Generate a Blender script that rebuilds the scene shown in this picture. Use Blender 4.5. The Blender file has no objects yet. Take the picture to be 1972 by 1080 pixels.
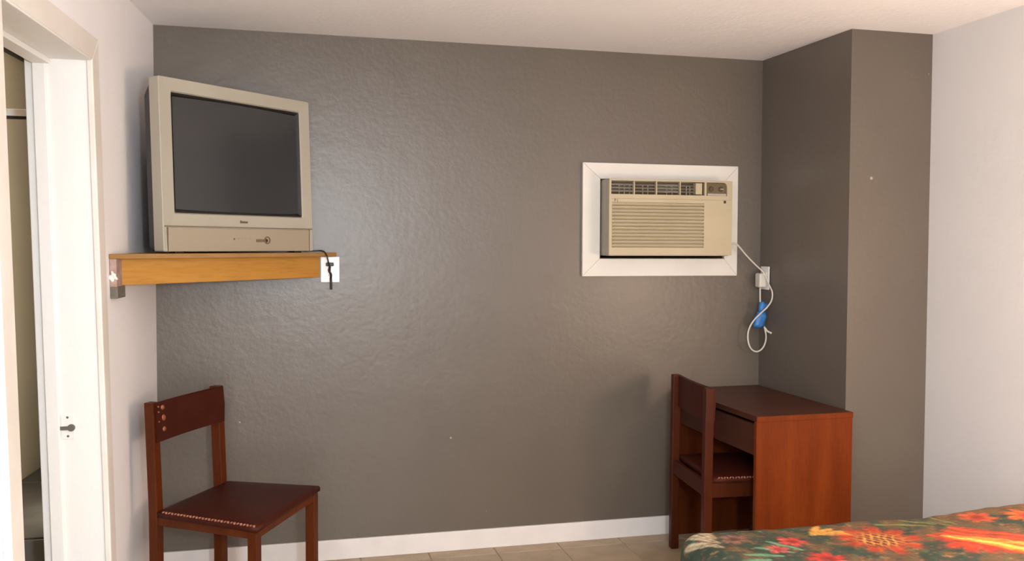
import bpy, bmesh, math, random
import numpy as np
from mathutils import Vector, Matrix
PI = math.pi
random.seed(7)
S = bpy.context.scene
COL = S.collection

# ------------------------------------------------------------------ camera
cam = bpy.data.cameras.new('camera')
camo = bpy.data.objects.new('camera', cam)
COL.objects.link(camo)
cam.sensor_width = 36.0
cam.lens = 33.013
cam.shift_x = -0.01585
cam.shift_y = 0.00117
cam.clip_start = 0.05
RX, RU, RB = (0.9679808, -0.2509854, 0.0044123), (0.0056062, 0.0391875, 0.9992161), (-0.2509616, -0.9671973, 0.0393398)
m = Matrix(((RX[0], RU[0], RB[0], 0.545), (RX[1], RU[1], RB[1], -4.3764), (RX[2], RU[2], RB[2], 1.4571), (0, 0, 0, 1)))
camo.matrix_world = m
S.camera = camo

# ------------------------------------------------------------------ world, lights, exposure
wd = bpy.data.worlds.new('world'); S.world = wd; wd.use_nodes = True
wd.node_tree.nodes['Background'].inputs[0].default_value = (0.75, 0.85, 1.0, 1)
wd.node_tree.nodes['Background'].inputs[1].default_value = 0.1

def light(name, kind, loc, energy, color, size=0.2, rot=None, sx=None, sy=None):
    l = bpy.data.lights.new(name, kind)
    l.energy = energy; l.color = color
    if kind == 'AREA':
        l.shape = 'RECTANGLE'; l.size = sx; l.size_y = sy
    else:
        l.shadow_soft_size = size
    o = bpy.data.objects.new(name, l); COL.objects.link(o); o.location = loc
    if rot: o.rotation_euler = rot
    return o
light('camera_flash', 'POINT', (0.93, -4.50, 1.56), 204, (0.82, 0.925, 1.0), 0.08)
light('bedside_lamp', 'POINT', (3.10, -2.45, 1.18), 52, (1.0, 0.72, 0.52), 0.14)
light('bathroom_fill', 'AREA', (-0.232, -0.30, 1.25), 17.0, (1.0, 0.96, 0.86), rot=(0, PI/2, 0), sx=2.0, sy=0.25)  # added unseen panel behind the left wall, brightens the bathroom

S.view_settings.view_transform = 'Standard'
S.view_settings.look = 'None'
S.view_settings.gamma = 1.0
S.view_settings.use_curve_mapping = False
S.view_settings.exposure = 0.0

# ------------------------------------------------------------------ materials
def lin(c):
    return tuple(((v/255)/12.92 if v/255 <= 0.04045 else ((v/255+0.055)/1.055)**2.4) for v in c) + (1,)

def mat(name, col, rough=0.6, col2=None, nscale=8, bump=0.0, bscale=60, metallic=0.0, spec=0.5, coat=0.0, stretch=None, detail=4, bdist=0.01, wear=None):
    m = bpy.data.materials.new(name); m.use_nodes = True
    nt = m.node_tree; N = nt.nodes; L = nt.links
    b = N['Principled BSDF']
    b.inputs['Roughness'].default_value = rough
    b.inputs['Metallic'].default_value = metallic
    b.inputs['Specular IOR Level'].default_value = spec
    b.inputs['Coat Weight'].default_value = coat
    tc = N.new('ShaderNodeTexCoord'); mp = N.new('ShaderNodeMapping')
    L.new(tc.outputs['Object'], mp.inputs[0])
    if stretch: mp.inputs['Scale'].default_value = stretch
    if col2 is not None:
        n = N.new('ShaderNodeTexNoise'); n.inputs['Scale'].default_value = nscale; n.inputs['Detail'].default_value = detail
        L.new(mp.outputs[0], n.inputs['Vector'])
        r = N.new('ShaderNodeValToRGB'); r.color_ramp.elements[0].position = 0.35; r.color_ramp.elements[1].position = 0.65
        r.color_ramp.elements[0].color = lin(col); r.color_ramp.elements[1].color = lin(col2)
        L.new(n.outputs['Fac'], r.inputs[0])
        out = r.outputs[0]
        if wear:
            n3 = N.new('ShaderNodeTexNoise'); n3.inputs['Scale'].default_value = wear[1]; n3.inputs['Detail'].default_value = 5
            L.new(tc.outputs['Object'], n3.inputs['Vector'])
            r3 = N.new('ShaderNodeValToRGB'); r3.color_ramp.elements[0].position = wear[2]; r3.color_ramp.elements[1].position = wear[2]+0.03
            L.new(n3.outputs['Fac'], r3.inputs[0])
            mx = N.new('ShaderNodeMix'); mx.data_type = 'RGBA'
            L.new(r3.outputs[0], mx.inputs['Factor']); L.new(out, mx.inputs['A']); mx.inputs['B'].default_value = lin(wear[0])
            out = mx.outputs['Result']
        L.new(out, b.inputs['Base Color'])
    else:
        b.inputs['Base Color'].default_value = lin(col)
    if bump:
        n2 = N.new('ShaderNodeTexNoise'); n2.inputs['Scale'].default_value = bscale; n2.inputs['Detail'].default_value = 3
        L.new(tc.outputs['Object'] if not stretch else mp.outputs[0], n2.inputs['Vector'])
        bp = N.new('ShaderNodeBump'); bp.inputs['Strength'].default_value = bump; bp.inputs['Distance'].default_value = bdist
        L.new(n2.outputs['Fac'], bp.inputs['Height']); L.new(bp.outputs[0], b.inputs['Normal'])
    return m

def wood(name, c1, c2, c3, rough=0.4, axis='z', scale=9.0, coat=0.0):
    m = bpy.data.materials.new(name); m.use_nodes = True
    nt = m.node_tree; N = nt.nodes; L = nt.links; b = N['Principled BSDF']
    b.inputs['Roughness'].default_value = rough; b.inputs['Coat Weight'].default_value = coat; b.inputs['Specular IOR Level'].default_value = 0.15
    tc = N.new('ShaderNodeTexCoord'); mp = N.new('ShaderNodeMapping'); L.new(tc.outputs['Object'], mp.inputs[0])
    sc = {'h': (0.12, 0.12, 1.6), 'z': (1, 1, 0.12), 'x': (0.1, 1, 1), 'y': (1, 0.1, 1)}[axis]
    mp.inputs['Scale'].default_value = sc
    n = N.new('ShaderNodeTexNoise'); n.inputs['Scale'].default_value = scale; n.inputs['Detail'].default_value = 6; n.inputs['Distortion'].default_value = 0.6
    L.new(mp.outputs[0], n.inputs['Vector'])
    r = N.new('ShaderNodeValToRGB'); e = r.color_ramp.elements
    e[0].position = 0.3; e[0].color = lin(c1); e[1].position = 0.7; e[1].color = lin(c3)
    k = e.new(0.5); k.color = lin(c2)
    L.new(n.outputs['Fac'], r.inputs[0])
    n2 = N.new('ShaderNodeTexNoise'); n2.inputs['Scale'].default_value = scale*12; n2.inputs['Detail'].default_value = 3
    L.new(mp.outputs[0], n2.inputs['Vector'])
    mx = N.new('ShaderNodeMix'); mx.data_type = 'RGBA'; mx.blend_type = 'MULTIPLY'; mx.inputs['Factor'].default_value = 0.35
    rr = N.new('ShaderNodeValToRGB'); rr.color_ramp.elements[0].position = 0.3; rr.color_ramp.elements[1].position = 0.55
    rr.color_ramp.elements[0].color = (0.55, 0.5, 0.45, 1)
    L.new(n2.outputs['Fac'], rr.inputs[0]); L.new(r.outputs[0], mx.inputs['A']); L.new(rr.outputs[0], mx.inputs['B'])
    L.new(mx.outputs['Result'], b.inputs['Base Color'])
    return m

def plaster(name, c1, c2, rough, bump, nick=None):
    """Painted rough plaster: broad trowel undulation with finer lumps."""
    m = bpy.data.materials.new(name); m.use_nodes = True
    nt = m.node_tree; N = nt.nodes; L = nt.links; b = N['Principled BSDF']
    b.inputs['Roughness'].default_value = rough
    tc = N.new('ShaderNodeTexCoord')
    n = N.new('ShaderNodeTexNoise'); n.inputs['Scale'].default_value = 2.2; n.inputs['Detail'].default_value = 4
    L.new(tc.outputs['Object'], n.inputs['Vector'])
    r = N.new('ShaderNodeValToRGB'); r.color_ramp.elements[0].position = 0.35; r.color_ramp.elements[1].position = 0.65
    r.color_ramp.elements[0].color = lin(c1); r.color_ramp.elements[1].color = lin(c2)
    L.new(n.outputs['Fac'], r.inputs[0])
    out = r.outputs[0]
    if nick:
        v = N.new('ShaderNodeTexNoise'); v.inputs['Scale'].default_value = 26; v.inputs['Detail'].default_value = 2
        L.new(tc.outputs['Object'], v.inputs['Vector'])
        rv = N.new('ShaderNodeValToRGB'); rv.color_ramp.elements[0].position = 0.79; rv.color_ramp.elements[1].position = 0.82
        L.new(v.outputs['Fac'], rv.inputs[0])
        mx = N.new('ShaderNodeMix'); mx.data_type = 'RGBA'; L.new(rv.outputs[0], mx.inputs['Factor']); L.new(out, mx.inputs['A'])
        mx.inputs['B'].default_value = lin(nick); out = mx.outputs['Result']
    L.new(out, b.inputs['Base Color'])
    a1 = N.new('ShaderNodeTexNoise'); a1.inputs['Scale'].default_value = 7; a1.inputs['Detail'].default_value = 2
    a2 = N.new('ShaderNodeTexNoise'); a2.inputs['Scale'].default_value = 42; a2.inputs['Detail'].default_value = 3
    for a in (a1, a2): L.new(tc.outputs['Object'], a.inputs['Vector'])
    b1 = N.new('ShaderNodeBump'); b1.inputs['Strength'].default_value = bump*0.3; b1.inputs['Distance'].default_value = 0.010
    b2 = N.new('ShaderNodeBump'); b2.inputs['Strength'].default_value = bump*0.85; b2.inputs['Distance'].default_value = 0.0022
    L.new(a1.outputs['Fac'], b1.inputs['Height']); L.new(a2.outputs['Fac'], b2.inputs['Height'])
    L.new(b1.outputs[0], b2.inputs['Normal']); L.new(b2.outputs[0], b.inputs['Normal'])
    return m

M = {}
M['grey'] = plaster('grey_paint', (94, 84, 74), (97, 87, 76), 0.36, 0.6, (150, 144, 136))
M['white'] = plaster('white_paint', (246, 240, 239), (248, 242, 241), 0.6, 0.6)
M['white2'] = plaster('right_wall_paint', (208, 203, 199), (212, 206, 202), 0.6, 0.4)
M['ceil'] = plaster('ceiling_paint', (248, 244, 242), (250, 246, 243), 0.8, 1.0)
M['trim'] = mat('trim_paint', (236, 232, 228), 0.45, (238, 233, 226), 6, 0.25, 25, bdist=0.004)
M['casing'] = mat('casing_paint', (222, 212, 200), 0.5, (232, 224, 214), 4, 0.3, 18, bdist=0.004)
M['base'] = mat('baseboard_paint', (214, 206, 200), 0.55, (220, 212, 206), 10, 0.2, 30, bdist=0.004)
M['tile'] = mat('floor_tile', (160, 138, 110), 0.45, (172, 150, 122), 9, 0.1, 30)
M['grout'] = mat('grout', (168, 150, 128), 0.9, (180, 164, 142), 30)
M['bath'] = mat('bathroom_wall_paint', (160, 146, 122), 0.5, (168, 152, 126), 3)
M['btile'] = mat('bathroom_tile', (62, 58, 53), 0.45, (72, 68, 62), 12)
M['btile2'] = mat('bathroom_riser_tile', (100, 96, 88), 0.45, (108, 104, 96), 12)
M['dark'] = mat('dark_trim_and_shade', (42, 30, 20), 0.6)
M['deskwood'] = wood('desk_veneer', (92, 36, 7), (104, 42, 9), (116, 50, 12), 0.45, 'z', 10)
M['desktop'] = wood('desk_top_laminate', (66, 34, 22), (72, 38, 25), (78, 42, 27), 0.36, 'y', 8)
M['chairwood'] = wood('chair_wood', (74, 30, 8), (84, 36, 10), (94, 42, 12), 0.42, 'z', 12)
M['chairwood_shaded'] = wood('shaded_chair_wood', (58, 22, 6), (66, 26, 8), (74, 30, 10), 0.42, 'z', 12)  # same chair wood, with the shade by the desk put into its colour
M['shelfwood'] = wood('pine_shelf', (178, 124, 56), (182, 129, 60), (184, 132, 64), 0.42, 'h', 7)
M['slabwood'] = wood('shelf_slab', (146, 106, 60), (156, 116, 70), (166, 126, 80), 0.4, 'h', 6)
M['leather'] = mat('maroon_leather', (60, 22, 12), 0.5, (64, 25, 15), 14, 0.25, 90, bdist=0.002, spec=0.12)
M['lace'] = mat('leather_lacing', (134, 76, 54), 0.55, (164, 106, 80), 40)
M['brass'] = mat('dull_brass_stud', (150, 88, 60), 0.38, metallic=0.3)
M['tv'] = mat('tv_silver_plastic', (164, 156, 140), 0.42, (170, 162, 145), 3)
M['tvpanel'] = mat('tv_lower_panel', (156, 142, 121), 0.42)
M['tvdark'] = mat('tv_back_shell', (62, 58, 56), 0.6)
M['screen'] = mat('crt_glass', (56, 56, 56), 0.16, spec=0.5)
M['black'] = mat('black_plastic', (24, 21, 20), 0.45)
M['logo'] = mat('badge_metal', (112, 90, 66), 0.5)
M['ac'] = mat('ac_aged_plastic', (170, 155, 125), 0.5, (176, 161, 131), 4)
M['acframe'] = mat('ac_surround_paint', (208, 201, 191), 0.5, (213, 206, 196), 5, 0.15, 30, bdist=0.003)
M['acside'] = mat('ac_side_metal', (158, 150, 136), 0.5)
M['acdark'] = mat('ac_recess', (92, 76, 50), 0.6)
M['acvoid'] = mat('ac_void', (84, 68, 46), 0.9)
M['cord'] = mat('white_cord', (204, 196, 184), 0.5)
M['tie'] = mat('blue_tape', (38, 96, 156), 0.5, (58, 122, 182), 60)
M['plate'] = mat('white_plate', (238, 232, 226), 0.35)
M['steel'] = mat('dull_steel', (120, 112, 100), 0.45, metallic=0.6)
M['cleat'] = mat('painted_cleat', (150, 122, 108), 0.7, (176, 150, 138), 30)
M['cleatgrey'] = mat('bare_cleat_end', (112, 104, 92), 0.8, (96, 90, 78), 60)
M['mattress'] = mat('mattress_ticking', (220, 214, 204), 0.8)
M['dab'] = mat('spackle_dab', (150, 140, 128), 0.7)
M['blob'] = mat('spackle', (240, 226, 214), 0.7)

# ------------------------------------------------------------------ mesh helpers
def link(name, bm, material, parent=None, smooth=False):
    bmesh.ops.recalc_face_normals(bm, faces=bm.faces)
    me = bpy.data.meshes.new(name); bm.to_mesh(me); bm.free()
    if smooth:
        for p in me.polygons: p.use_smooth = True
    me.materials.append(material)
    o = bpy.data.objects.new(name, me); COL.objects.link(o)
    if parent: o.parent = parent
    return o

def thing(name, label, cat, loc=(0, 0, 0), rz=0, group=None):
    o = bpy.data.objects.new(name, None); COL.objects.link(o)
    o.location = loc; o.rotation_euler = (0, 0, rz); o.empty_display_size = 0.1
    return tag(o, label, cat, group)

def tag(o, label, cat, group=None):
    o['label'] = label; o['category'] = cat
    if group: o['group'] = group
    return o

def struct(o):
    o['kind'] = 'structure'; return o

def loft(bm, rings, cap=True):
    """Join successive rings of points into a closed skin."""
    vs = [[bm.verts.new(p) for p in r] for r in rings]
    n = len(vs[0])
    for a, b in zip(vs, vs[1:]):
        for i in range(n):
            bm.faces.new((a[i], a[(i+1) % n], b[(i+1) % n], b[i]))
    if cap:
        bm.faces.new(vs[0][::-1]); bm.faces.new(vs[-1])
    return vs

def box(bm, x0, x1, y0, y1, z0, z1):
    loft(bm, [[(x0, y0, z), (x1, y0, z), (x1, y1, z), (x0, y1, z)] for z in (z0, z1)])

def rbox(x0, x1, y0, y1, z0, z1, r=0.004, seg=2, bm=None):
    own = bm or bmesh.new()
    t = bmesh.new(); box(t, x0, x1, y0, y1, z0, z1)
    bmesh.ops.bevel(t, geom=t.edges[:], offset=r, segments=seg, affect='EDGES', profile=0.5)
    me = bpy.data.meshes.new('t'); t.to_mesh(me); t.free(); own.from_mesh(me); bpy.data.meshes.remove(me)
    return own

def prism(poly, z0, z1, r=0.0, seg=2):
    bm = bmesh.new(); loft(bm, [[(p[0], p[1], z) for p in poly] for z in (z0, z1)])
    bmesh.ops.recalc_face_normals(bm, faces=bm.faces)
    if r: bmesh.ops.bevel(bm, geom=bm.edges[:], offset=r, segments=seg, affect='EDGES', profile=0.5)
    return bm

def bevel_all(bm, r, seg=2):
    bmesh.ops.recalc_face_normals(bm, faces=bm.faces)
    bmesh.ops.bevel(bm, geom=bm.edges[:], offset=r, segments=seg, affect='EDGES', profile=0.5)
    return bm

def catmull(pts, n=8):
    P = [Vector(p) for p in pts]; P = [P[0]*2-P[1]] + P + [P[-1]*2-P[-2]]
    out = []
    for i in range(1, len(P)-2):
        for k in range(n):
            t = k/n
            out.append(0.5*((2*P[i]) + (P[i+1]-P[i-1])*t + (2*P[i-1]-5*P[i]+4*P[i+1]-P[i+2])*t*t + (3*P[i]-P[i-1]-3*P[i+1]+P[i+2])*t**3))
    out.append(P[-2]); return out

def tube(bm, pts, r, seg=8, sm=True):
    pts = catmull(pts) if sm else [Vector(p) for p in pts]
    rings = []; up = Vector((0.3, 0.2, 0.93)).normalized()
    for i, p in enumerate(pts):
        d = (pts[min(i+1, len(pts)-1)] - pts[max(i-1, 0)]).normalized()
        a = d.cross(up)
        if a.length < 1e-3: a = d.cross(Vector((1, 0, 0)))
        a.normalize(); b = d.cross(a).normalized(); up = -b if False else up
        rings.append([p + a*math.cos(2*PI*k/seg)*r + b*math.sin(2*PI*k/seg)*r for k in range(seg)])
    # keep rings aligned
    for i in range(1, len(rings)):
        best = min(range(seg), key=lambda s: (rings[i][s]-rings[i-1][0]).length)
        rings[i] = rings[i][best:]+rings[i][:best]
        if (rings[i][1]-rings[i-1][1]).length > (rings[i][-1]-rings[i-1][1]).length:
            rings[i] = [rings[i][0]] + rings[i][1:][::-1]
    loft(bm, rings)
    return bm

def disc(bm, c, n, r, h, seg=16, dome=False):
    """Short cylinder (or dome) at c pointing along n."""
    n = Vector(n).normalized(); a = n.orthogonal().normalized(); b = n.cross(a); c = Vector(c)
    prof = [(r, 0), (r, h)] if not dome else [(r, 0), (r*0.92, h*0.45), (r*0.65, h*0.85), (r*0.25, h)]
    loft(bm, [[c + n*z + (a*math.cos(2*PI*k/seg) + b*math.sin(2*PI*k/seg))*q for k in range(seg)] for q, z in prof])
    return bm

def LW(y, z):
    """Inner face of the slightly splayed, out-of-plumb left wall."""
    s = min(1.0, abs(y)/1.03)
    return 0.0705*y + s*0.0225*(1.88-z)

H = 2.40
XB, XE, YC, XR = 2.912, 2.936, -0.743, 3.3433     # alcove corner, column edge, column face, right wall
YF = -5.4                                          # rear of the room

# ------------------------------------------------------------------ shell
# floor
fl = bmesh.new(); box(fl, -2.2, 3.6, YF-0.1, 1.2, -0.12, -0.004)
floor = struct(link('floor', fl, M['grout']))
tile_cache = {}
def tile(x0, x1, y0, y1):
    w, h = round(x1-x0, 4), round(y1-y0, 4)
    if w < 0.02 or h < 0.02: return
    if (w, h) not in tile_cache:
        b = rbox(-w/2, w/2, -h/2, h/2, -0.010, 0.0, 0.0015, 1)
        o = link('tile', b, M['tile'], floor); tile_cache[(w, h)] = o.data
    else:
        o = bpy.data.objects.new('tile', tile_cache[(w, h)]); COL.objects.link(o); o.parent = floor
    o.location = ((x0+x1)/2, (y0+y1)/2, 0)
T = 0.3165; g = 0.0022
x = 1.827 - 7*T
while x < XR:
    y = -0.10 + T
    while y > YF:
        ya, yb = max(y-T, YF), min(y, 0.0)
        xa, xb = max(x, -0.40), min(x+T, XR)
        if yb > YC + 0.001 and xa < XB and xb > XB: xb = XB
        if not (xa > XB-0.001 and ya > YC-0.02): 
            if xa > XB-0.001 and yb > YC: yb = YC
            if xb-xa > 0.02 and yb-ya > 0.02: tile(xa+g, xb-g, ya+g, yb-g)
        y -= T
    x += T

# ceiling
cb = bmesh.new()
n = 2
loft(cb, [[(-2.2, YF-0.1, z), (3.6, YF-0.1, z), (3.6, 1.2, z), (-2.2, 1.2, z)] for z in (H, H+0.1)])
struct(link('ceiling', cb, M['ceil']))

# back wall with the hole for the air conditioner
HX0, HX1, HZ0, HZ1 = 2.037, 2.700, 1.391, 1.780
wb = bmesh.new()
for a in ((-0.18, HX0, 0, H), (HX1, XB, 0, H), (HX0, HX1, 0, HZ0), (HX0, HX1, HZ1, H)):
    box(wb, a[0], a[1], 0, 0.16, a[2], a[3])
struct(link('wall_back', wb, M['grey']))
# alcove column (grey)
ab = prism([(XB, 0.16), (XB, 0.0), (XE, YC), (XR, YC), (XR+0.1, YC), (XR+0.1, 0.16)], 0, H)
struct(link('wall_alcove', ab, M['grey']))
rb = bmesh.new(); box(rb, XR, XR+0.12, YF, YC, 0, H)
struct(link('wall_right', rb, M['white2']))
fb = bmesh.new(); box(fb, -0.6, XR+0.12, YF-0.12, YF, 0, H)
struct(link('wall_front', fb, M['white']))

# left wall with door opening
DY0, DY1, DZ = -1.865, -1.005, 2.072
def wall_piece(bm, y0, y1, z0, z1, ny, nz):
    ys = [y0+(y1-y0)*i/ny for i in range(ny+1)]; zs = [z0+(z1-z0)*i/nz for i in range(nz+1)]
    for o in (0, -0.18):
        V = [[bm.verts.new((LW(y, z)+o, y, z)) for z in zs] for y in ys]
        for i in range(ny):
            for j in range(nz):
                bm.faces.new((V[i][j], V[i+1][j], V[i+1][j+1], V[i][j+1]))
    for (ya, yb, za, zb) in ((y0, y0, z0, z1), (y1, y1, z0, z1)):
        bm.faces.new([bm.verts.new(p) for p in ((LW(ya, za), ya, za), (LW(ya, zb), ya, zb), (LW(ya, zb)-0.18, ya, zb), (LW(ya, za)-0.18, ya, za))])
    bm.faces.new([bm.verts.new(p) for p in ((LW(y0, z0), y0, z0), (LW(y1, z0), y1, z0), (LW(y1, z0)-0.18, y1, z0), (LW(y0, z0)-0.18, y0, z0))])
lw = bmesh.new()
wall_piece(lw, DY1, 0.0, 0.0, H, 8, 8)
wall_piece(lw, YF, DY0, 0.0, H, 4, 4)
wall_piece(lw, DY0, DY1, DZ, H, 2, 2)
struct(link('wall_left', lw, M['white'], smooth=False))

# little spackle dabs on the grey paint
wbk, wal = bpy.data.objects['wall_back'], bpy.data.objects['wall_alcove']
for x_, y_, z_, r_, w_ in ((1.304, 0, 0.539, 0.005, wbk), (3.045, YC, 1.756, 0.007, wal), (0.345, 0, 0.655, 0.004, wbk)):
    link('spackle_dab', disc(bmesh.new(), (x_, y_-0.0002, z_), (0, -1, 0), r_, 0.0015, 12, True), M['dab'], w_)
# baseboard
bb = rbox(0.004, XB-0.002, -0.014, 0.0, 0.0, 0.093, 0.003)
struct(link('baseboard_back', bb, M['base']))

# ------------------------------------------------------------------ door frame
dr = struct(thing('door_1', 'white painted door frame of the bathroom opening in the left wall', 'door frame', (0, 0, 0)))
for k in ('category', 'label'): 
    if k in dr: del dr[k]
def slab_y(y0, y1, z0, z1, o0, o1, r=0.003, z0b=None, z1b=None):
    """Piece following the leaning wall plane; o0/o1 are offsets from the wall face. z?b = heights at y1."""
    z0b = z0 if z0b is None else z0b; z1b = z1 if z1b is None else z1b
    bm = bmesh.new()
    ring = lambda y, za, zb: [(LW(y, za)+o0, y, za), (LW(y, za)+o1, y, za), (LW(y, zb)+o1, y, zb), (LW(y, zb)+o0, y, zb)]
    loft(bm, [ring(y0, z0, z1), ring(y1, z0b, z1b)])
    return bevel_all(bm, r, 2) if r else bm
JF, JN, HD = -1.03, -1.84, 2.050
link('casing', slab_y(JF-0.006, JF+0.075, 0.0, HD+0.004, 0.0, 0.02, 0.004, 0.0, HD+0.082), M['casing'], dr)
link('casing', slab_y(JN-0.082, JN+0.006, 0.0, HD+0.086, 0.0, 0.02, 0.004, 0.0, HD), M['casing'], dr)
hc = bmesh.new()
P = lambda y, z, o: (LW(y, z)+o, y, z)
loft(hc, [[P(JN-0.082, HD+0.086, o), P(JN, HD+0.004, o), P(JF, HD+0.004, o), P(JF+0.078, HD+0.084, o)] for o in (0.0, 0.02)])
link('casing', bevel_all(hc, 0.004), M['casing'], dr)
link('jamb', slab_y(JF, JF+0.022, 0.0, HD+0.02, -0.185, 0.0175), M['trim'], dr)
link('jamb', slab_y(JN-0.022, JN, 0.0, HD+0.02, -0.185, 0.0175), M['trim'], dr)
link('head_jamb', slab_y(JN, JF, HD, HD+0.02, -0.185, 0.0175), M['trim'], dr)
link('stop', slab_y(JF-0.012, JF, 0.0, HD, -0.160, -0.120), M['trim'], dr)
link('stop', slab_y(JN, JN+0.012, 0.0, HD, -0.160, -0.120), M['trim'], dr)
link('head_stop', slab_y(JN+0.012, JF-0.012, HD-0.018, HD, -0.160, -0.105), M['trim'], dr)
# strike plate with latch hole on the far jamb
def jb(o, z, y): return (LW(JF, z)+o, y, z)
sp = bmesh.new()
loft(sp, [[jb(-0.118, 0.812, y), jb(-0.078, 0.812, y), jb(-0.078, 0.893, y), jb(-0.118, 0.893, y)] for y in (JF-0.003, JF)])
spo = link('strike_plate', bevel_all(sp, 0.001, 1), M['trim'], dr)
lt = bmesh.new()
loft(lt, [[jb(-0.128, 0.843, y), jb(-0.092, 0.843, y), jb(-0.092, 0.855, y), jb(-0.128, 0.855, y)] for y in (JF-0.008, JF-0.002)])
disc(lt, jb(-0.087, 0.850, JF-0.002), (0, -1, 0), 0.012, 0.007, 12)
link('latch', lt, M['steel'], spo)
for z in (0.822, 0.884):
    link('screw', disc(bmesh.new(), jb(-0.098, z, JF-0.003), (0, -1, 0), 0.004, 0.0015, 10, True), M['steel'], spo)

# ------------------------------------------------------------------ bathroom beyond the opening
bs = bmesh.new()
loft(bs, [[(-0.93, -3.0, z), (-0.58, 0.75, z), (-0.70, 0.75, z), (-1.05, -3.0, z)] for z in (0, H)])
struct(link('wall_bathroom', bs, M['bath']))
be = bmesh.new(); box(be, -0.9, -0.18, 0.72, 0.85, 0, H)
struct(link('wall_bathroom_end', be, M['bath']))
bf = bmesh.new(); box(bf, -1.1, -0.3, -3.1, -3.0, 0, H)
struct(link('wall_bathroom_front', bf, M['bath']))
tr = bmesh.new()
loft(tr, [[(-0.93+0.093*(y+3.0), y, z), (-0.93+0.093*(y+3.0)+0.02, y, z), (-0.93+0.093*(y+3.0)+0.02, y, z2), (-0.93+0.093*(y+3.0), y, z2)] for y, z, z2 in ((-2.9, 2.285, 2.322), (0.71, 2.285, 2.322))])
struct(link('trim_2', tr, M['dark']))
dk = thing('tiled_ledge', 'low grey tiled ledge seen through the bathroom doorway', 'ledge', (0, 0, 0))
wbx = lambda y: -0.93+0.0933*(y+3.0)
for (ya, yb) in ((-0.634, -0.20), (-0.195, 0.24), (0.245, 0.715)):
    b = prism([(wbx(ya)+0.004, ya), (-0.262, ya), (-0.262 if yb < 0 else -0.19, yb), (wbx(yb)+0.004, yb)], 0.368, 0.378, 0.0015, 1)
    link('tile', b, M['btile'], dk)
for (xa, xb) in ((-0.70, -0.485), (-0.48, -0.262)):
    link('riser_tile', rbox(xa, xb, -0.646, -0.634, 0.0, 0.372, 0.0015, 1), M['btile2'], dk)
link('core', prism([(wbx(-0.63)+0.006, -0.633), (-0.266, -0.633), (-0.266, 0.70), (wbx(0.70)+0.006, 0.70)], 0.0, 0.367), M['btile'], dk)
rl = thing('shower_rail', 'white horizontal shower rail high up beyond the bathroom doorway', 'shower rail', (0, 0, 0))
link('rail', rbox(-0.712, -0.262, -0.625, -0.60, 1.912, 1.937, 0.003), M['plate'], rl)
link('underside_shade', rbox(-0.712, -0.262, -0.62, -0.606, 1.901, 1.912, 0.001, 1), M['dark'], rl)  # dark strip standing in for the shadow line under the rail

# ------------------------------------------------------------------ corner shelf
sh = thing('corner_shelf', 'pine corner shelf carrying the television in the left corner', 'shelf', (0, 0, 0))
SZ0, SZ1 = 1.400, 1.418
link('shelf_board', prism([(LW(-0.835, 1.41)+0.001, -0.835), (0.775, -0.003), (0.004, -0.003), (LW(-0.05, 1.41)+0.002, -0.05)], SZ0, SZ1, 0.002), M['slabwood'], sh)
fa, fbp = Vector((LW(-0.775, 1.35)+0.004, -0.775)), Vector((0.700, -0.004))
dv = (fbp-fa).normalized(); nv = Vector((-dv.y, dv.x))
link('front_board', prism([fa, fbp, fbp + Vector((-0.028, 0)), fa + Vector((0, 0.030))], 1.305, SZ0, 0.0015), M['shelfwood'], sh)
cy0 = -0.832
cl = bmesh.new()
loft(cl, [[(LW(cy0, z)+0.001, cy0, z), (LW(cy0, z)+0.024, cy0, z), (LW(-0.02, z)+0.024, -0.03, z), (LW(-0.02, z)+0.001, -0.03, z)] for z in (1.303, SZ0)])
link('wall_cleat', bevel_all(cl, 0.0015), M['cleat'], sh)
cg = bmesh.new()
loft(cg, [[(LW(cy0, z)+0.001, cy0, z), (LW(cy0, z)+0.026, cy0, z), (LW(-0.7, z)+0.026, -0.72, z), (LW(-0.7, z)+0.001, -0.72, z)] for z in (1.262, 1.303)])
link('bracket_end', bevel_all(cg, 0.0015), M['cleatgrey'], sh)['label'] = 'bare grey bracket end below the shelf'
bl = bmesh.new(); bmesh.ops.create_icosphere(bl, subdivisions=3, radius=0.014)
for v in bl.verts:
    v.co = Vector((v.co.x*0.9, v.co.y*0.45, v.co.z*1.15)) * (1+0.35*math.sin(v.co.x*310+v.co.z*260)) + Vector((LW(cy0, 1.34)+0.014, cy0-0.002, 1.340))
link('spackle_lump', bl, M['blob'], sh, True)
link('back_cleat', rbox(0.02, 0.66, -0.022, -0.001, 1.34, SZ0, 0.002), M['shelfwood'], sh)

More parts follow.
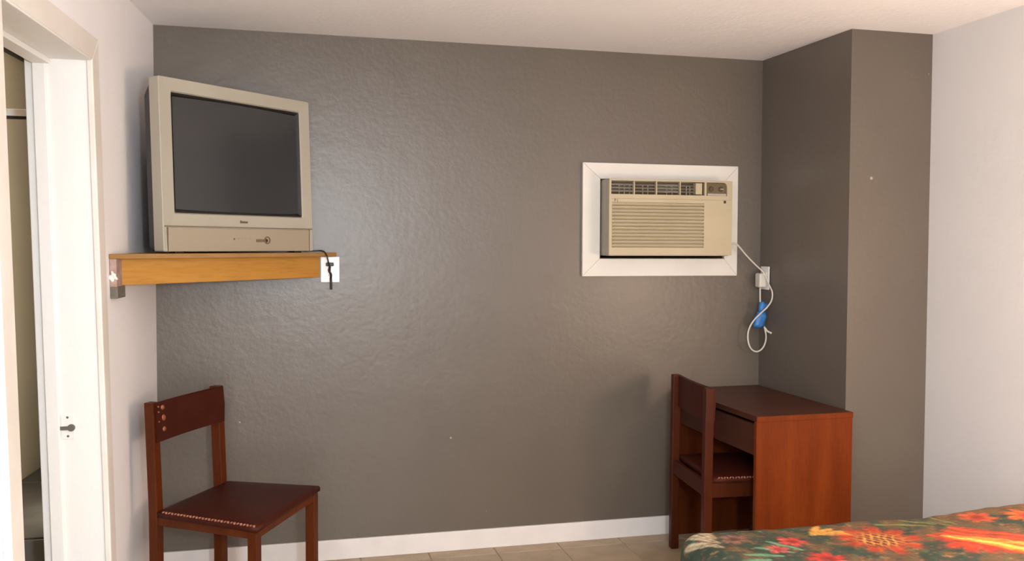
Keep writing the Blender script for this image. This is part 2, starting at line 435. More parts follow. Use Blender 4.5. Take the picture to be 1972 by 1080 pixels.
# ------------------------------------------------------------------ television
ang = math.atan2(0.538, 0.563)
tv = thing('television', 'old silver tube television with dark screen on the corner shelf', 'television', (0.106, -0.613, SZ1+0.001), ang)
W_, H_ = 0.779, 0.667
tilt = lambda z: 0.024*z/0.66
def fy(z): return tilt(z)
def face_ring(x0, x1, z0, z1, y, n=6, r=0.01):
    pts = []
    for cx, cz, a0 in ((x1-r, z0+r, -PI/2), (x1-r, z1-r, 0), (x0+r, z1-r, PI/2), (x0+r, z0+r, PI)):
        for k in range(n+1):
            a = a0 + PI/2*k/n
            px, pz = cx+r*math.cos(a), cz+r*math.sin(a)
            pts.append((px, y + fy(pz), pz))
    return pts
SX0, SX1, SZa, SZb = 0.060, 0.725, 0.154, 0.614
bz = bmesh.new()
rings = [face_ring(0, W_, 0.006, H_, 0.055, r=0.006), face_ring(0, W_, 0.006, H_, 0.002, r=0.006), face_ring(0.002, W_-0.002, 0.007, H_-0.002, 0.0, r=0.006),
         face_ring(SX0-0.004, SX1+0.004, SZa-0.004, SZb+0.004, 0.004, r=0.006), face_ring(SX0, SX1, SZa, SZb, 0.010, r=0.006), face_ring(SX0+0.012, SX1-0.012, SZa+0.012, SZb-0.012, 0.028, r=0.006)]
loft(bz, rings, cap=False)
front = link('bezel', bz, M['tv'], tv)
# dark inner lip of the screen
lp = bmesh.new()
loft(lp, [face_ring(SX0+0.001, SX1-0.001, SZa+0.001, SZb-0.001, 0.0085, r=0.006), face_ring(SX0+0.008, SX1-0.008, SZa+0.008, SZb-0.008, 0.012, r=0.006), face_ring(SX0+0.016, SX1-0.016, SZa+0.016, SZb-0.016, 0.024, r=0.006)], cap=False)
link('screen_mask', lp, M['black'], tv)
# curved glass
sg = bmesh.new(); nx, nz = 24, 18
V = []
for i in range(nx+1):
    r_ = []
    for j in range(nz+1):
        u, v = i/nx, j/nz
        xx = SX0+0.008+(SX1-SX0-0.016)*u; zz = SZa+0.008+(SZb-SZa-0.016)*v
        bulge = 0.008*((2*u-1)**2) + 0.006*((2*v-1)**2)
        r_.append(sg.verts.new((xx, fy(zz)+0.010+bulge*0.9, zz)))
    V.append(r_)
for i in range(nx):
    for j in range(nz): sg.faces.new((V[i][j], V[i+1][j], V[i+1][j+1], V[i][j+1]))
link('screen', sg, M['screen'], tv, True)
# shell behind
sb = bmesh.new()
def shr(x0, x1, z0, z1, y): return face_ring(x0, x1, z0, z1, y, r=0.02)
loft(sb, [shr(0.004, W_-0.004, 0.008, H_-0.006, 0.055), shr(0.012, W_-0.045, 0.008, H_-0.05, 0.100), shr(0.06, W_-0.12, 0.008, H_-0.075, 0.16), shr(0.20, 0.54, 0.03, H_-0.16, 0.27), shr(0.27, 0.47, 0.08, H_-0.25, 0.36)])
link('back_shell', sb, M['tvdark'], tv)
for fx_ in (0.06, W_-0.10):
    link('foot', rbox(fx_, fx_+0.04, 0.012, 0.05, 0.0, 0.008, 0.001, 1), M['black'], tv)
# lower panel: recessed groove frame, panel, controls
gp = rbox(0.020, 0.752, -0.0025, 0.004, 0.006, 0.098, 0.002)
pn = link('control_panel', gp, M['tvpanel'], tv)
gr = bmesh.new()
for (x0, x1, z0, z1) in ((0.006, 0.773, 0.1015, 0.1045), (0.0165, 0.0190, 0.004, 0.100), (0.7535, 0.756, 0.004, 0.100)):
    box(gr, x0, x1, -0.0010, 0.004, z0, z1)
link('groove', gr, M['logo'], pn)
bd = bmesh.new()
xx = 0.372
for hgt, wd_ in ((0.011, 0.0065), (0.0075, 0.006), (0.0075, 0.006), (0.0085, 0.0055), (0.0075, 0.006), (0.0075, 0.006)):
    box(bd, xx, xx+wd_-0.0015, -0.0008+fy(0.12), 0.003+fy(0.12), 0.121, 0.121+hgt); xx += wd_+0.0005
link('badge', bd, M['logo'], tv)
link('power_light', disc(bmesh.new(), (0.332, -0.0025, 0.056), (0, -1, 0), 0.004, 0.002, 12), M['logo'], pn)
for k in range(4):
    link('button', rbox(0.348+k*0.020, 0.361+k*0.020, -0.0045, -0.002, 0.057, 0.0615, 0.001, 1), M['tvpanel'], pn)
link('jack_strip', rbox(0.446, 0.492, -0.0045, -0.002, 0.044, 0.056, 0.001, 1), M['logo'], pn)
rg = bmesh.new()
for k in range(24):
    a, b = 2*PI*k/24, 2*PI*(k+1)/24
    q = []
    for aa in (a, b):
        q.append([(0.507+r*math.cos(aa), y, 0.052+r*math.sin(aa)) for r, y in ((0.016, -0.002), (0.016, -0.006), (0.0115, -0.006), (0.0115, -0.002))])
    for i in range(4):
        rg.faces.new([rg.verts.new(p) for p in (q[0][i], q[0][(i+1) % 4], q[1][(i+1) % 4], q[1][i])])
link('knob_ring', rg, M['logo'], pn)
link('knob', disc(bmesh.new(), (0.502, -0.002, 0.050), (0, -1, 0), 0.008, 0.006, 14, True), M['black'], pn)

# ------------------------------------------------------------------ outlet by the shelf and the television lead
ot = thing('wall_outlet', 'white wall outlet plate beside the right end of the corner shelf', 'outlet', (0.746, -0.0005, 1.340))
link('plate', rbox(-0.042, 0.041, -0.006, 0, -0.058, 0.058, 0.002), M['plate'], ot)
for z in (-0.026, 0.022):
    s_ = link('socket', disc(bmesh.new(), (0.0, -0.006, z), (0, -1, 0), 0.016, 0.0015, 20), M['plate'], ot)
    for dx in (-0.006, 0.006):
        link('slot', rbox(dx-0.001, dx+0.001, -0.0082, -0.0074, z-0.004, z+0.004, 0.0002, 1), M['black'], s_)
link('screw', disc(bmesh.new(), (0, -0.006, -0.002), (0, -1, 0), 0.003, 0.001, 10, True), M['steel'], ot)
TVI = (Matrix.Translation((0.106, -0.613, SZ1+0.001)) @ Matrix.Rotation(ang, 4, 'Z')).inverted()
tc_ = link('power_lead', tube(bmesh.new(), [(0.630, -0.055, 1.425), (0.672, -0.045, 1.4255), (0.712, -0.052, 1.4245), (0.728, -0.066, 1.405), (0.733, -0.066, 1.385), (0.741, -0.050, 1.352), (0.744, -0.034, 1.335), (0.744, -0.024, 1.350), (0.744, -0.022, 1.362)], 0.0032, 8), M['black'], tv, True)
tc_.matrix_parent_inverse = TVI
tc_['label'] = 'black power lead with its plug in the outlet by the shelf'
link('plug', rbox(0.727, 0.761, -0.034, -0.0085, 1.356, 1.372, 0.003), M['black'], tc_)
link('hanging_tail', tube(bmesh.new(), [(0.744, -0.026, 1.352), (0.740, -0.030, 1.335), (0.748, -0.026, 1.318), (0.748, -0.020, 1.300), (0.749, -0.018, 1.275), (0.749, -0.016, 1.250)], 0.0055, 8), M['black'], tc_, True)

# ------------------------------------------------------------------ air conditioner and its painted surround
sf = thing('window_surround', 'white mitred wooden surround framing the air conditioner on grey wall', 'frame', (0, 0, 0))
FX0, FX1, FZ0, FZ1 = 1.947, 2.773, 1.304, 1.858
def mit(a, b, c, d_):
    bm = bmesh.new(); loft(bm, [[(p[0], y, p[1]) for p in (a, b, c, d_)] for y in (-0.020, -0.0005)]); return bevel_all(bm, 0.0025)
o4 = [(FX0, FZ0), (FX1, FZ0), (FX1, FZ1), (FX0, FZ1)]; i4 = [(HX0, HZ0), (HX1, HZ0), (HX1, HZ1), (HX0, HZ1)]
for k in range(4):
    link('board', mit(o4[k], o4[(k+1) % 4], i4[(k+1) % 4], i4[k]), M['acframe'], sf)

slv = bmesh.new()
for a in ((HX0, HX0+0.003, HZ0, HZ1), (HX1-0.003, HX1, HZ0, HZ1), (HX0, HX1, HZ0, HZ0+0.003), (HX0, HX1, HZ1-0.003, HZ1)):
    box(slv, a[0], a[1], 0.001, 0.32, a[2], a[3])
box(slv, HX0, HX1, 0.32, 0.325, HZ0, HZ1)
link('sleeve', slv, M['acvoid'], sf)
ac = thing('air_conditioner', 'cream louvred window air conditioner set into the grey back wall', 'air conditioner', (2.0405, -0.14, 1.410))
AW, AH = 0.640, 0.363
link('housing', rbox(0.004, AW-0.010, 0.055, 0.29, -0.004, AH+0.002, 0.004), M['acside'], ac)
# front panel with openings, built as strips
fp = bmesh.new()
vx0, vx1, vz0, vz1 = 0.010, 0.492, 0.289, 0.353
cx0, cx1, cz0, cz1 = 0.502, 0.612, 0.290, 0.355
gx0, gx1, gz0, gz1 = 0.014, 0.490, 0.036, 0.252
def strip(x0, x1, z0, z1, y0=0.0, y1=0.018): box(fp, x0, x1, y0, y1, z0, z1)
strip(0, AW, vz1+0.002, AH); strip(0, vx0, gz1, vz1+0.002); strip(vx1, cx0, gz1, vz1+0.002); strip(cx1, AW, gz1, vz1+0.002)
strip(vx0, vx1, gz1, vz0); strip(cx0, cx1, gz1, cz0)
strip(0, gx0, 0, gz1); strip(gx1, AW, 0, gz1); strip(gx0, gx1, 0, gz0)
fpo = link('front_panel', fp, M['ac'], ac)
pe = bmesh.new()
for a in ((0.004, AW-0.010, -0.004, 0.002), (0.004, AW-0.010, AH-0.002, AH+0.002), (0.004, 0.008, 0.0, AH), (AW-0.014, AW-0.010, 0.0, AH)):
    box(pe, a[0], a[1], 0.017, 0.056, a[2], a[3])
link('shroud', pe, M['acside'], ac)
link('seam', rbox(0.012, AW-0.006, -0.0012, 0.001, 0.268, 0.2705, 0.0004, 1), M['tvpanel'], fpo)
link('cavity', rbox(gx0, gx1, 0.0155, 0.0175, gz0, gz1, 0.0003, 1), M['ac'], ac)
ns = 13; pitch = (gz1-gz0)/ns
for k in range(ns):
    z = gz0 + pitch*(k+0.5)
    bm = bmesh.new()
    loft(bm, [[(x_, -0.002, z+pitch*0.38), (x_, 0.015, z+pitch*0.42), (x_, 0.015, z-pitch*0.43), (x_, 0.006, z-pitch*0.40), (x_, 0.002, z-pitch*0.2), (x_, -0.003, z+pitch*0.20)] for x_ in (gx0, gx1)])
    link('louvre_slat', bm, M['ac'], ac)
link('air_void', rbox(vx0, vx1, 0.045, 0.048, vz0, vz1, 0.0005, 1), M['acvoid'], ac)
link('vent_sill', rbox(vx0, vx1, 0.002, 0.045, vz0-0.002, vz0+0.002, 0.0005, 1), M['ac'], ac)
for x_ in (0.1265, 0.2405, 0.3635):
    link('mullion', rbox(x_-0.003, x_+0.003, -0.001, 0.02, vz0, vz1+0.002, 0.001, 1), M['ac'], ac)
bays = ((0.013, 0.1235), (0.1295, 0.2375), (0.2435, 0.3605), (0.3665, 0.440))
for i, (xa, xb) in enumerate(bays):
    for j, z in enumerate((0.306, 0.321, 0.336)):
        t_ = bmesh.new()
        tl = (0.006, 0.004, 0.007, 0.003)[i]
        loft(t_, [[(x_, 0.010, z-tl/2), (x_, 0.012, z+0.002-tl/2), (x_, 0.030, z+0.002+tl), (x_, 0.030, z+tl)] for x_ in (xa, xb)])
        link('vane', t_, M['acside'], ac)
    for q in range(3):
        x_ = xa + (xb-xa)*(0.42+0.24*q+0.05*i % 0.2)
        if x_ < xb-0.006:
            link('fin', rbox(x_, x_+0.004, 0.032, 0.042, vz0+0.002, vz1-0.012, 0.0005, 1), M['tvpanel'], ac)
link('slide_lever', rbox(0.447, 0.482, 0.004, 0.040, vz0+0.006, vz1-0.002, 0.003), M['ac'], ac)
# control recess
cp = bmesh.new()
r = 0.022
pts = [(cx0, cz0), (cx1, cz0)] + [(cx1-r+r*math.cos(a), cz1-r+r*math.sin(a)) for a in [PI/2*k/6 for k in range(7)]] + [(cx0, cz1)]
loft(cp, [[(p[0], y, p[1]) for p in pts] for y in (0.014, 0.017)])
cpo = link('control_recess', cp, M['acdark'], ac)
cf = bmesh.new()   # cream web filling the rounded corner
loft(cf, [[(p[0], y, p[1]) for p in [(cx1, cz1+0.001)] + [(cx1-r+r*math.cos(a), cz1-r+r*math.sin(a)) for a in [PI/2*k/6 for k in range(7)]]] for y in (0.0, 0.016)])
link('recess_corner', cf, M['ac'], ac)
link('recess_lip', rbox(cx0+0.008, cx1-0.002, 0.004, 0.014, cz0, cz0+0.012, 0.002), M['acside'], cpo)
for dx in (0.030, 0.082):
    link('control_knob', disc(bmesh.new(), (cx0+dx, 0.014, cz0+0.034), (0, -1, 0), 0.013, 0.010, 18, True), M['acvoid'], cpo)
link('knob_pointer', rbox(cx0+0.076, cx0+0.092, 0.001, 0.006, cz0+0.031, cz0+0.036, 0.001, 1), M['acside'], cpo)
link('indicator', rbox(0.594, 0.606, -0.002, 0.001, 0.254, 0.267, 0.001, 1), M['black'], ac)
lg = bmesh.new()
for (x0, x1, z0, z1) in ((0.026, 0.029, 0.254, 0.268), (0.029, 0.034, 0.260, 0.263), (0.029, 0.034, 0.265, 0.268), (0.040, 0.043, 0.252, 0.266)):
    box(lg, x0, x1, -0.001, 0.001, z0, z1)
link('badge', lg, M['logo'], ac)
link('cord_grommet', rbox(AW-0.004, AW+0.012, 0.02, 0.04, 0.048, 0.060, 0.002), M['acside'], ac)

# power cord with blue tie, and the plug in the alcove wall
ou = thing('wall_outlet', 'outlet plate on the alcove wall behind the white cord plug', 'outlet', (0, 0, 0))
link('plate', rbox(2.9045, 2.9100, -0.105, -0.022, 1.235, 1.352, 0.002), M['plate'], ou)
link('socket', rbox(2.9025, 2.9050, -0.085, -0.045, 1.262, 1.325, 0.001), M['plate'], ou)
cyp = -0.085
cable = [(2.692, -0.112, 1.4655), (2.728, -0.10, 1.4640), (2.790, cyp, 1.408), (2.842, cyp, 1.360), (2.880, cyp, 1.328), (2.893, -0.10, 1.300), (2.901, -0.115, 1.262), (2.906, -0.14, 1.225), (2.903, -0.14, 1.185), (2.885, -0.13, 1.150), (2.862, -0.115, 1.122), (2.838, -0.10, 1.092), (2.818, -0.09, 1.060), (2.805, cyp, 1.020), (2.806, cyp, 0.975), (2.822, cyp, 0.938), (2.850, cyp, 0.922), (2.880, cyp, 0.932), (2.895, -0.095, 0.965), (2.897, -0.10, 1.005), (2.888, -0.095, 1.050), (2.878, -0.085, 1.110), (2.876, -0.075, 1.170), (2.876, -0.07, 1.246)]
pc = link('power_cord', tube(bmesh.new(), cable, 0.0042, 8), M['cord'], ac, True)
pc.matrix_parent_inverse = Matrix.Translation((2.0405, -0.14, 1.410)).inverted()
pc['label'] = 'white power cord looped and bound with blue tape'
link('plug', rbox(2.862, 2.902, -0.092, -0.040, 1.246, 1.318, 0.008, 3), M['cord'], pc)

link('cable_end', tube(bmesh.new(), [(2.888, -0.10, 1.045), (2.900, -0.105, 1.028), (2.911, -0.13, 1.018)], 0.0055, 8), M['cord'], pc, True)
def wrap(cx, cy, cz, w, h, dpt, tilt_, name='blue_tie'):
    bm = bmesh.new(); seg = 18; rr = []
    for k in range(7):
        t = k/6; z = (t-0.5)*h; s = 1.0 - 0.25*abs(2*t-1)**2 + 0.10*math.sin(k*2.1)
        rr.append([(cx + w*s*math.cos(2*PI*a/seg)*(1+0.10*math.sin(a*2.3+k)) + z*tilt_, cy + dpt*s*math.sin(2*PI*a/seg), cz + z + 0.004*math.sin(a*1.7)) for a in range(seg)])
    loft(bm, rr); return link(name, bm, M['tie'], pc, True)
wrap(2.874, -0.098, 1.148, 0.019, 0.046, 0.016, 0.1)
wrap(2.866, -0.095, 1.085, 0.032, 0.075, 0.018, 0.25)
tl = bmesh.new()
loft(tl, [[(2.880, -0.112+q, 1.150), (2.892, -0.112+q, 1.172), (2.902, -0.110+q, 1.150), (2.890, -0.11+q, 1.138)] for q in (0, 0.002)])
link('tape_tail', tl, M['tie'], pc)

# ------------------------------------------------------------------ chairs
def V2(p): return Vector((p[0], p[1]))
def chair(P1, FN, FF, P2, zs, zt, rb, p, lean, label, studs, wd_='chairwood'):
    c0 = (V2(P1)+V2(FN)+V2(FF)+V2(P2))/4
    t = thing('dining_chair', label, 'chair', (c0.x, c0.y, 0), 0, 'wood and leather chairs')
    P1, FN, FF, P2 = [V2(q)-c0 for q in (P1, FN, FF, P2)]
    U = lambda a, b: (b-a).normalized()
    def corner(c, a, b, s=p):     # square-ish post at corner c, extending along a and b
        return [c, c+a*s, c+a*s+b*s, c+b*s]
    un, uf, vb, vf = U(P1, FN), U(P2, FF), U(P1, P2), U(FN, FF)
    back = -(un+uf)/2
    def legb(poly, z1, zl=None, ln=0):
        bm = bmesh.new(); R = [[(q.x, q.y, 0.0) for q in poly], [(q.x, q.y, zs-0.02) for q in poly]]
        if ln is not None and z1 > zs:
            for k in (0.5, 1.0):
                z = zs-0.02+(z1-zs+0.02)*k; o = back*lean*k
                R.append([(q.x+o.x, q.y+o.y, z) for q in poly])
        else: R[-1] = [(q.x, q.y, z1) for q in poly]
        loft(bm, R); bmesh.ops.recalc_face_normals(bm, faces=bm.faces)
        es = [e for e in bm.edges if len(e.link_faces) == 2 and e.calc_face_angle() > 0.5]
        bmesh.ops.bevel(bm, geom=es, offset=0.004, segments=2, affect='EDGES', profile=0.5)
        return bm
    link('back_post', legb(corner(P1, un, vb), zt), M[wd_], t)
    link('back_post', legb(corner(P2, uf, -vb), zt), M[wd_], t)
    link('leg', legb(corner(FN, -un, vf), zs-0.03), M[wd_], t)
    link('leg', legb(corner(FF, -uf, -vf), zs-0.03), M[wd_], t)
    def rail(a, b, inn, z0, z1, name='rail'):
        th = 0.022; i0 = 0.004
        return link(name, prism([a+inn*i0, b+inn*i0, b+inn*(i0+th), a+inn*(i0+th)], z0, z1, 0.002), M[wd_], t)
    rail(P1+un*p, FN-un*p*0.5, vb, rb, zs-0.02)
    rail(P2+uf*p, FF-uf*p*0.5, -vb, rb, zs-0.02)
    rail(FN+vf*p*0.5, FF-vf*p*0.5, -un, rb, zs-0.02)
    rail(P1+vb*p, P2-vb*p, un, rb+0.005, zs-0.02)
    # seat pad: lofted rings inset towards the top, slightly domed
    q0 = [P1+un*(p+0.002)-vb*0.002, FN+un*0.012-vf*0.014, FF+uf*0.006+vf*0.006, P2+uf*(p+0.002)+vb*0.002]
    cen = sum(q0, Vector((0, 0)))/4
    def seat_ring(ins, z, n=8):
        out = []
        for i in range(4):
            a, b = q0[i], q0[(i+1) % 4]
            for k in range(n):
                pt = a.lerp(b, k/n); d = (cen-pt)
                out.append((pt.x+d.x*ins, pt.y+d.y*ins, z))
        return out
    sbm = bmesh.new()
    vs = loft(sbm, [seat_ring(0.03, zs-0.028), seat_ring(0.0, zs-0.024), seat_ring(0.0, zs-0.010), seat_ring(0.02, zs-0.003), seat_ring(0.08, zs), seat_ring(0.35, zs+0.004), seat_ring(0.7, zs+0.006)])
    st = link('seat', sbm, M['leather'], t, True)
    # laced edge along the near side and the front of the seat
    lb = bmesh.new()
    a, b = q0[0]+un*0.02, q0[1]-un*0.01
    nstep = 30; inn = Vector((-un.y, un.x))
    for k in range(nstep):
        pt = a.lerp(b, (k+0.5)/nstep) + inn*(0.004)
        s = 1 if k % 2 else -1
        mm = Matrix.Translation((pt.x, pt.y, zs-0.004)) @ Matrix.Rotation(math.atan2(un.y, un.x), 4, 'Z') @ Matrix.Rotation(0.5*s, 4, 'X') @ Matrix.Rotation(0.6*s, 4, 'Y')
        bmesh.ops.create_icosphere(lb, subdivisions=1, radius=1.0, matrix=mm @ Matrix.Diagonal((0.0068, 0.0062, 0.0038, 1)))
    link('lacing', lb, M['lace'], st, True)
    # backrest: leather panel on the front of the posts
    zb0 = zt-0.150
    bk = bmesh.new(); R = []
    for k in range(9):
        s = k/8
        base = (P1+un*p).lerp(P2+uf*p, s) + vb*(0.012*(1-s)) - vb*(0.012*s)
        un_ = (un*(1-s)+uf*s).normalized()
        sag = -0.012*math.sin(PI*s)
        def at(z, off):
            o = back*lean*((z-zs)/(zt-zs)); q = base+o+un_*(off+sag); return (q.x, q.y, z)
        R.append([at(zb0, -0.012), at(zb0, 0.006), at((zb0+zt)/2, 0.010), at(zt-0.004, 0.006), at(zt-0.001, 0.0), at(zt-0.004, -0.012)])
    loft(bk, R)
    bo = link('backrest', bk, M['leather'], t, False)
    for v_, zz, r_ in studs:
        s = v_
        base = (P1+un*p).lerp(P2+uf*p, s); o = back*lean*((zz-zs)/(zt-zs))
        sag = -0.012*math.sin(PI*s)
        q = base+o+un*(0.0085+sag)
        link('stud', disc(bmesh.new(), (q.x, q.y, zz), (un.x, un.y, 0), r_, 0.005, 14, True), M['brass'], bo, True)
    return t
st1 = [(0.115, 0.835, 0.010), (0.12, 0.795, 0.013), (0.125, 0.752, 0.010), (0.055, 0.842, 0.004), (0.055, 0.822, 0.004), (0.055, 0.785, 0.004)]
chair((0.043, -0.632), (0.442, -0.925), (0.675, -0.415), (0.268, -0.218), 0.455, 0.858, 0.397, 0.041, 0.016,
      'brown wood and leather chair standing alone beneath the corner shelf', st1)
th2, w2, D2 = -0.079, 0.470, 0.449
u2 = Vector((math.cos(th2), math.sin(th2))); v2 = Vector((-u2.y, u2.x)); o2 = Vector((2.299, -0.668))
st2 = [(0.13, 0.800, 0.006), (0.19, 0.812, 0.006), (0.13, 0.760, 0.006), (0.22, 0.778, 0.005), (0.12, 0.720, 0.006), (0.28, 0.80, 0.005)]
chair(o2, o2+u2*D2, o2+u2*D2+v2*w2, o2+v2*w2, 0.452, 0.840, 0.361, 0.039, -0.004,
      'brown wood and leather chair pushed under the desk with its back showing', st2, 'chairwood_shaded')

# ------------------------------------------------------------------ desk
DXW, DYL, DH = 0.466, 0.815, 0.740
dsk = thing('desk', 'reddish brown wooden desk standing in the alcove beside the bed', 'desk', (2.459, -0.828, 0), 0.022)
link('desktop', rbox(0, DXW, 0, DYL, DH-0.024, DH, 0.002), M['desktop'], dsk)
link('edge_strip', rbox(0.0, DXW, -0.003, 0.0, DH-0.024, DH-0.001, 0.001, 1), M['deskwood'], dsk)
for y0, mt_ in ((0.0, 'deskwood'), (DYL-0.022, 'chairwood')):
    link('end_panel', rbox(0.004, DXW-0.002, y0, y0+0.022, 0.0, DH-0.024, 0.0015), M[mt_], dsk)
link('edge_band', rbox(0.0, 0.004, 0.0, 0.022, 0.0, DH-0.024, 0.001, 1), M['deskwood'], dsk)
link('back_panel', rbox(DXW-0.022, DXW-0.006, 0.022, DYL-0.022, 0.30, DH-0.024, 0.001), M['chairwood'], dsk)
dw = link('drawer', rbox(0.016, 0.036, 0.026, DYL-0.026, 0.565, 0.700, 0.003), M['desktop'], dsk)
link('drawer_tray', rbox(0.036, DXW-0.03, 0.045, DYL-0.045, 0.575, 0.66, 0.002), M['desktop'], dsk)
0 and link('drawer_pull', rbox(0.004, 0.016, DYL/2+0.1, DYL/2+0.2, 0.625, 0.637, 0.002), M['steel'], dw)

# ------------------------------------------------------------------ bed
BX0, BX1, BY1, BY0, BZ = 1.745, 3.315, -1.645, -3.66, 0.545
bed = thing('bed', 'bed beneath the floral bedspread against the right wall', 'bed', ((BX0+BX1)/2, (BY0+BY1)/2, 0))
cxb, cyb = (BX0+BX1)/2, (BY0+BY1)/2
hw, hl = (BX1-BX0)/2, (BY1-BY0)/2
link('mattress', rbox(-hw, hw, -hl, hl, 0.30, BZ-0.015, 0.05, 4), M['mattress'], bed)
link('box_spring', rbox(-hw, hw, -hl, hl, 0.12, 0.298, 0.02, 3), M['mattress'], bed)
for sx in (-1, 1):
    for sy in (-1, 1):
        link('leg', disc(bmesh.new(), (sx*(hw-0.1), sy*(hl-0.1), 0), (0, 0, 1), 0.025, 0.12, 14), M['black'], bed)

def bedspread():
    rng = np.random.default_rng(5)
    step = 0.005
    us = np.arange(-0.50, BX1-BX0+1e-6, step); vs = np.arange(-0.50, 2.0, step)
    U, Vv = np.meshgrid(us, vs, indexing='ij')
    R_ = 0.055
    du = np.maximum(0, R_-U); dv = np.maximum(0, R_-Vv)
    e = np.hypot(du, dv); ex = np.where(e > 0, du/np.maximum(e, 1e-9), 0); ey = np.where(e > 0, dv/np.maximum(e, 1e-9), 0)
    ang_ = np.minimum(e/R_, PI/2); out = R_*np.sin(ang_); down = R_*(1-np.cos(ang_)) + np.maximum(0, e-R_*PI/2)
    wr = 0.012*np.sin((U*ey-Vv*ex)*22+1.0)*np.clip(down/0.3, 0, 1)
    X = BX0 + np.maximum(U, R_) - ex*(out+wr+0.012*np.clip(down/0.2, 0, 1)) - 0.0
    Y = BY1 - np.maximum(Vv, R_) + ey*(out+wr+0.012*np.clip(down/0.2, 0, 1)) + 0.035*(U/1.6)
    def sm(k, sc, seed):
        r2 = np.random.default_rng(seed); a = np.zeros_like(U)
        for _ in range(k):
            fx, fy_, ph = r2.normal(0, sc), r2.normal(0, sc), r2.uniform(0, 6.28)
            a += np.sin(U*fx+Vv*fy_+ph)
        return a/math.sqrt(k)
    Z = BZ + 0.003 + 0.0055*sm(8, 9, 1) + 0.002*sm(10, 35, 2) + 0.012*np.clip(1-U/0.25, 0, 1)*0 - down
    Z += 0.014*np.clip((U-0.9)/0.6, 0, 1)
    Z = np.maximum(Z, 0.012)
    # ---- printed floral pattern (base colour only)
    C = np.zeros(U.shape+(3,)); 
    n1, n2, n3 = sm(12, 30, 11), sm(14, 90, 12), sm(14, 200, 13)
    def L3(c): return np.array(lin(c)[:3])
    C[:] = L3((44, 60, 46))
    def blend(mask, col):
        mask = np.clip(mask, 0, 1)[..., None]; C[:] = C*(1-mask) + L3(col)*mask
    sig = lambda x_, w_=8: 1/(1+np.exp(-np.clip(x_*w_, -30, 30)))
    blend(sig(n1-0.3+np.clip((U-0.35)*2.0, -1, 0.6)), (98, 74, 46))
    blend(sig(n2-1.3, 10)*0.8, (84, 96, 50)); blend(sig(-n2-1.4, 10)*0.8, (44, 62, 54)); blend(sig(n3-1.9, 8)*0.5, (176, 132, 84))
    def leaf(cu, cv, L_, W2, a, c1, c2):
        ca, sa = math.cos(a), math.sin(a); x_ = (U-cu)*ca+(Vv-cv)*sa; y_ = -(U-cu)*sa+(Vv-cv)*ca
        wdt = W2*np.sqrt(np.clip(1-(x_/L_)**2, 0, 1))*(1+0.2*n3*0.5)
        inside = sig((wdt-np.abs(y_))/W2, 9)*(np.abs(x_) < L_)
        blend(inside, c1); blend(inside*sig((W2*0.35-np.abs(y_+0.2*W2*np.sin(x_/L_*4)))/W2, 10)*0.9, c2)
    def flower(cu, cv, r, n_, a, c1, c2, c3, lattice=False):
        x_, y_ = U-cu, Vv-cv; rr = np.hypot(x_, y_); th = np.arctan2(y_, x_)+a
        pet = r*(0.62+0.38*np.abs(np.cos(th*n_/2)))*(1+0.06*n3)
        m_ = sig((pet-rr)/r, 14)
        blend(m_, c1); blend(m_*sig(np.sin(th*n_*2+rr/r*5)-0.5, 5)*0.8, c2)
        blend(sig((r*0.70-rr)/r, 14)*sig(np.cos(th*n_)+n3*0.3, 4)*0.6, c2)
        core = sig((r*(0.55 if lattice else 0.42)-rr)/r, 16)
        if lattice:
            la = 1-np.minimum(np.abs(np.sin((x_+0.55*y_)*PI/0.026+0.5*n2)), np.abs(np.sin((x_-0.55*y_)*PI/0.026-0.5*n1)))*1.6
            blend(core, (120, 40, 18)); blend(core*sig(la-0.45, 14), c3)
        else: blend(core, c3)
    red, orange, yel, pink, cream, dgreen = (172, 40, 18), (196, 82, 30), (214, 158, 76), (170, 66, 66), (190, 172, 146), (40, 70, 50)
    # key motifs close to the foot edge
    for k in range(5): leaf(0.03+0.016*k, 0.12-0.045*k, 0.075, 0.014, 0.9+0.16*k, cream, (150, 130, 84))
    for k in range(4): leaf(0.11+0.05*k, 0.30-0.03*k, 0.06, 0.012, 0.3*k, (70, 110, 80), (120, 160, 120))
    flower(0.14, 0.12, 0.045, 6, 0.3, (120, 78, 62), (150, 110, 90), (84, 52, 40))
    flower(0.225, 0.235, 0.035, 5, 0.1, pink, (216, 110, 100), (160, 40, 40))
    flower(0.305, 0.18, 0.045, 5, 0.9, (186, 40, 40), (220, 90, 80), (150, 24, 24))
    flower(0.33, 0.34, 0.06, 7, 0.2, (176, 36, 26), (214, 70, 50), (140, 20, 16))
    for k in range(6): leaf(0.44+0.02*k, 0.09+0.015*k, 0.055, 0.013, -0.8+0.35*k, (198, 140, 56), yel)
    flower(0.59, 0.22, 0.125, 9, 0.5, red, orange, yel, True)
    flower(0.83, 0.34, 0.09, 8, 0.1, red, (206, 60, 30), orange)
    for k in range(5): leaf(0.72+0.05*k, 0.10+0.02*(k % 2), 0.06, 0.010, 0.2+0.3*k, (84, 92, 48), (150, 140, 80))
    for k in range(4): leaf(0.84+0.045*k, 0.35-0.02*k, 0.15, 0.030, 1.0-0.06*k, red if k != 1 else (200, 60, 24), orange)
    leaf(0.88, 0.37, 0.15, 0.022, 0.95, (222, 140, 40), (244, 196, 90)); leaf(0.925, 0.36, 0.14, 0.018, 0.85, (214, 130, 40), yel)
    flower(1.05, 0.11, 0.06, 7, 0.4, (196, 84, 44), orange, (150, 40, 20))
    flower(1.22, 0.16, 0.08, 8, 0.0, orange, (226, 120, 50), red)
    flower(1.36, 0.30, 0.11, 9, 0.7, red, orange, yel, True)
    flower(1.16, 0.55, 0.10, 8, 0.3, red, orange, yel)
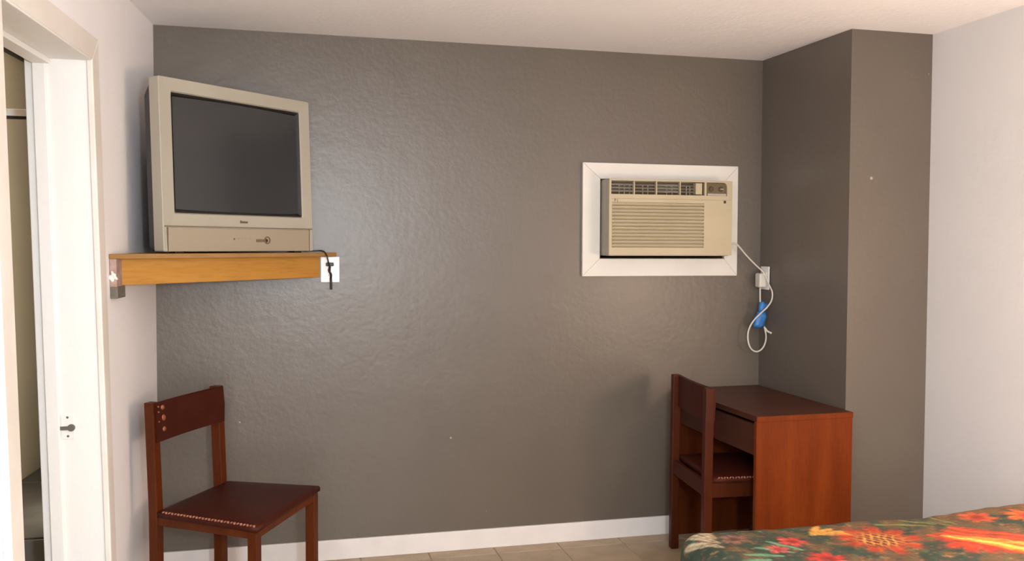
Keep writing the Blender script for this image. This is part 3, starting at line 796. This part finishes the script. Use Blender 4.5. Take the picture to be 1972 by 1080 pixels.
    # remaining field, scattered with the same repeats
    for _ in range(90):
        cu, cv = rng.uniform(-0.48, 1.56), rng.uniform(-0.48, 1.98)
        if -0.16 < cu and -0.08 < cv < 0.46: continue
        k = rng.integers(0, 4)
        if k == 0: flower(cu, cv, rng.uniform(0.07, 0.12), 9, rng.uniform(0, 6), red, orange, yel, True)
        elif k == 1: flower(cu, cv, rng.uniform(0.035, 0.06), 5, rng.uniform(0, 6), pink, (216, 110, 100), (160, 40, 40))
        else:
            c1, c2 = [(cream, (150, 130, 84)), ((70, 110, 80), (120, 160, 120)), (orange, yel)][rng.integers(0, 3)]
            a0 = rng.uniform(0, 6)
            for q in range(3): leaf(cu+0.02*q, cv, 0.09, 0.016, a0+0.3*q, c1, c2)
    n4, n5 = sm(16, 260, 21), sm(16, 120, 22)
    n4 = 0.6*n4+0.7*sm(16, 60, 23)
    blend(sig(n4-1.25, 9)*0.5, (176, 124, 72)); blend(sig(-n4-1.2, 7)*0.6, (44, 46, 30)); blend(sig(n5-1.2, 7)*0.45, (150, 70, 44)); blend(sig(-n5-1.3, 7)*0.5, (84, 94, 60))
    C[:] = C*0.84*(1+0.16*n3[..., None])
    nu, nv_ = U.shape
    me = bpy.data.meshes.new('bedspread')
    co = np.stack([X, Y, Z], -1).reshape(-1, 3)
    idx = np.arange(nu*nv_).reshape(nu, nv_)
    q = np.stack([idx[:-1, :-1], idx[:-1, 1:], idx[1:, 1:], idx[1:, :-1]], -1).reshape(-1, 4)
    me.vertices.add(len(co)); me.vertices.foreach_set('co', co.ravel())
    me.loops.add(q.size); me.loops.foreach_set('vertex_index', q.ravel())
    me.polygons.add(len(q)); me.polygons.foreach_set('loop_start', np.arange(len(q))*4); me.polygons.foreach_set('loop_total', np.full(len(q), 4))
    me.polygons.foreach_set('use_smooth', np.ones(len(q), bool))
    me.update(calc_edges=True)
    ca = me.color_attributes.new('print', 'FLOAT_COLOR', 'POINT')
    ca.data.foreach_set('color', np.concatenate([np.clip(C, 0, 1), np.ones(U.shape+(1,))], -1).ravel())
    mm = bpy.data.materials.new('floral_cotton'); mm.use_nodes = True
    nt = mm.node_tree; b = nt.nodes['Principled BSDF']; b.inputs['Roughness'].default_value = 0.75
    at = nt.nodes.new('ShaderNodeAttribute'); at.attribute_name = 'print'; nt.links.new(at.outputs['Color'], b.inputs['Base Color'])
    wv = nt.nodes.new('ShaderNodeTexNoise'); wv.inputs['Scale'].default_value = 500
    bu = nt.nodes.new('ShaderNodeBump'); bu.inputs['Strength'].default_value = 0.2; bu.inputs['Distance'].default_value = 0.001
    nt.links.new(wv.outputs['Fac'], bu.inputs['Height']); nt.links.new(bu.outputs[0], b.inputs['Normal'])
    me.materials.append(mm)
    o = bpy.data.objects.new('bedspread', me); COL.objects.link(o)
    tag(o, 'floral bedspread in red, orange and dark green covering the bed', 'bedspread')
    return o
bedspread()
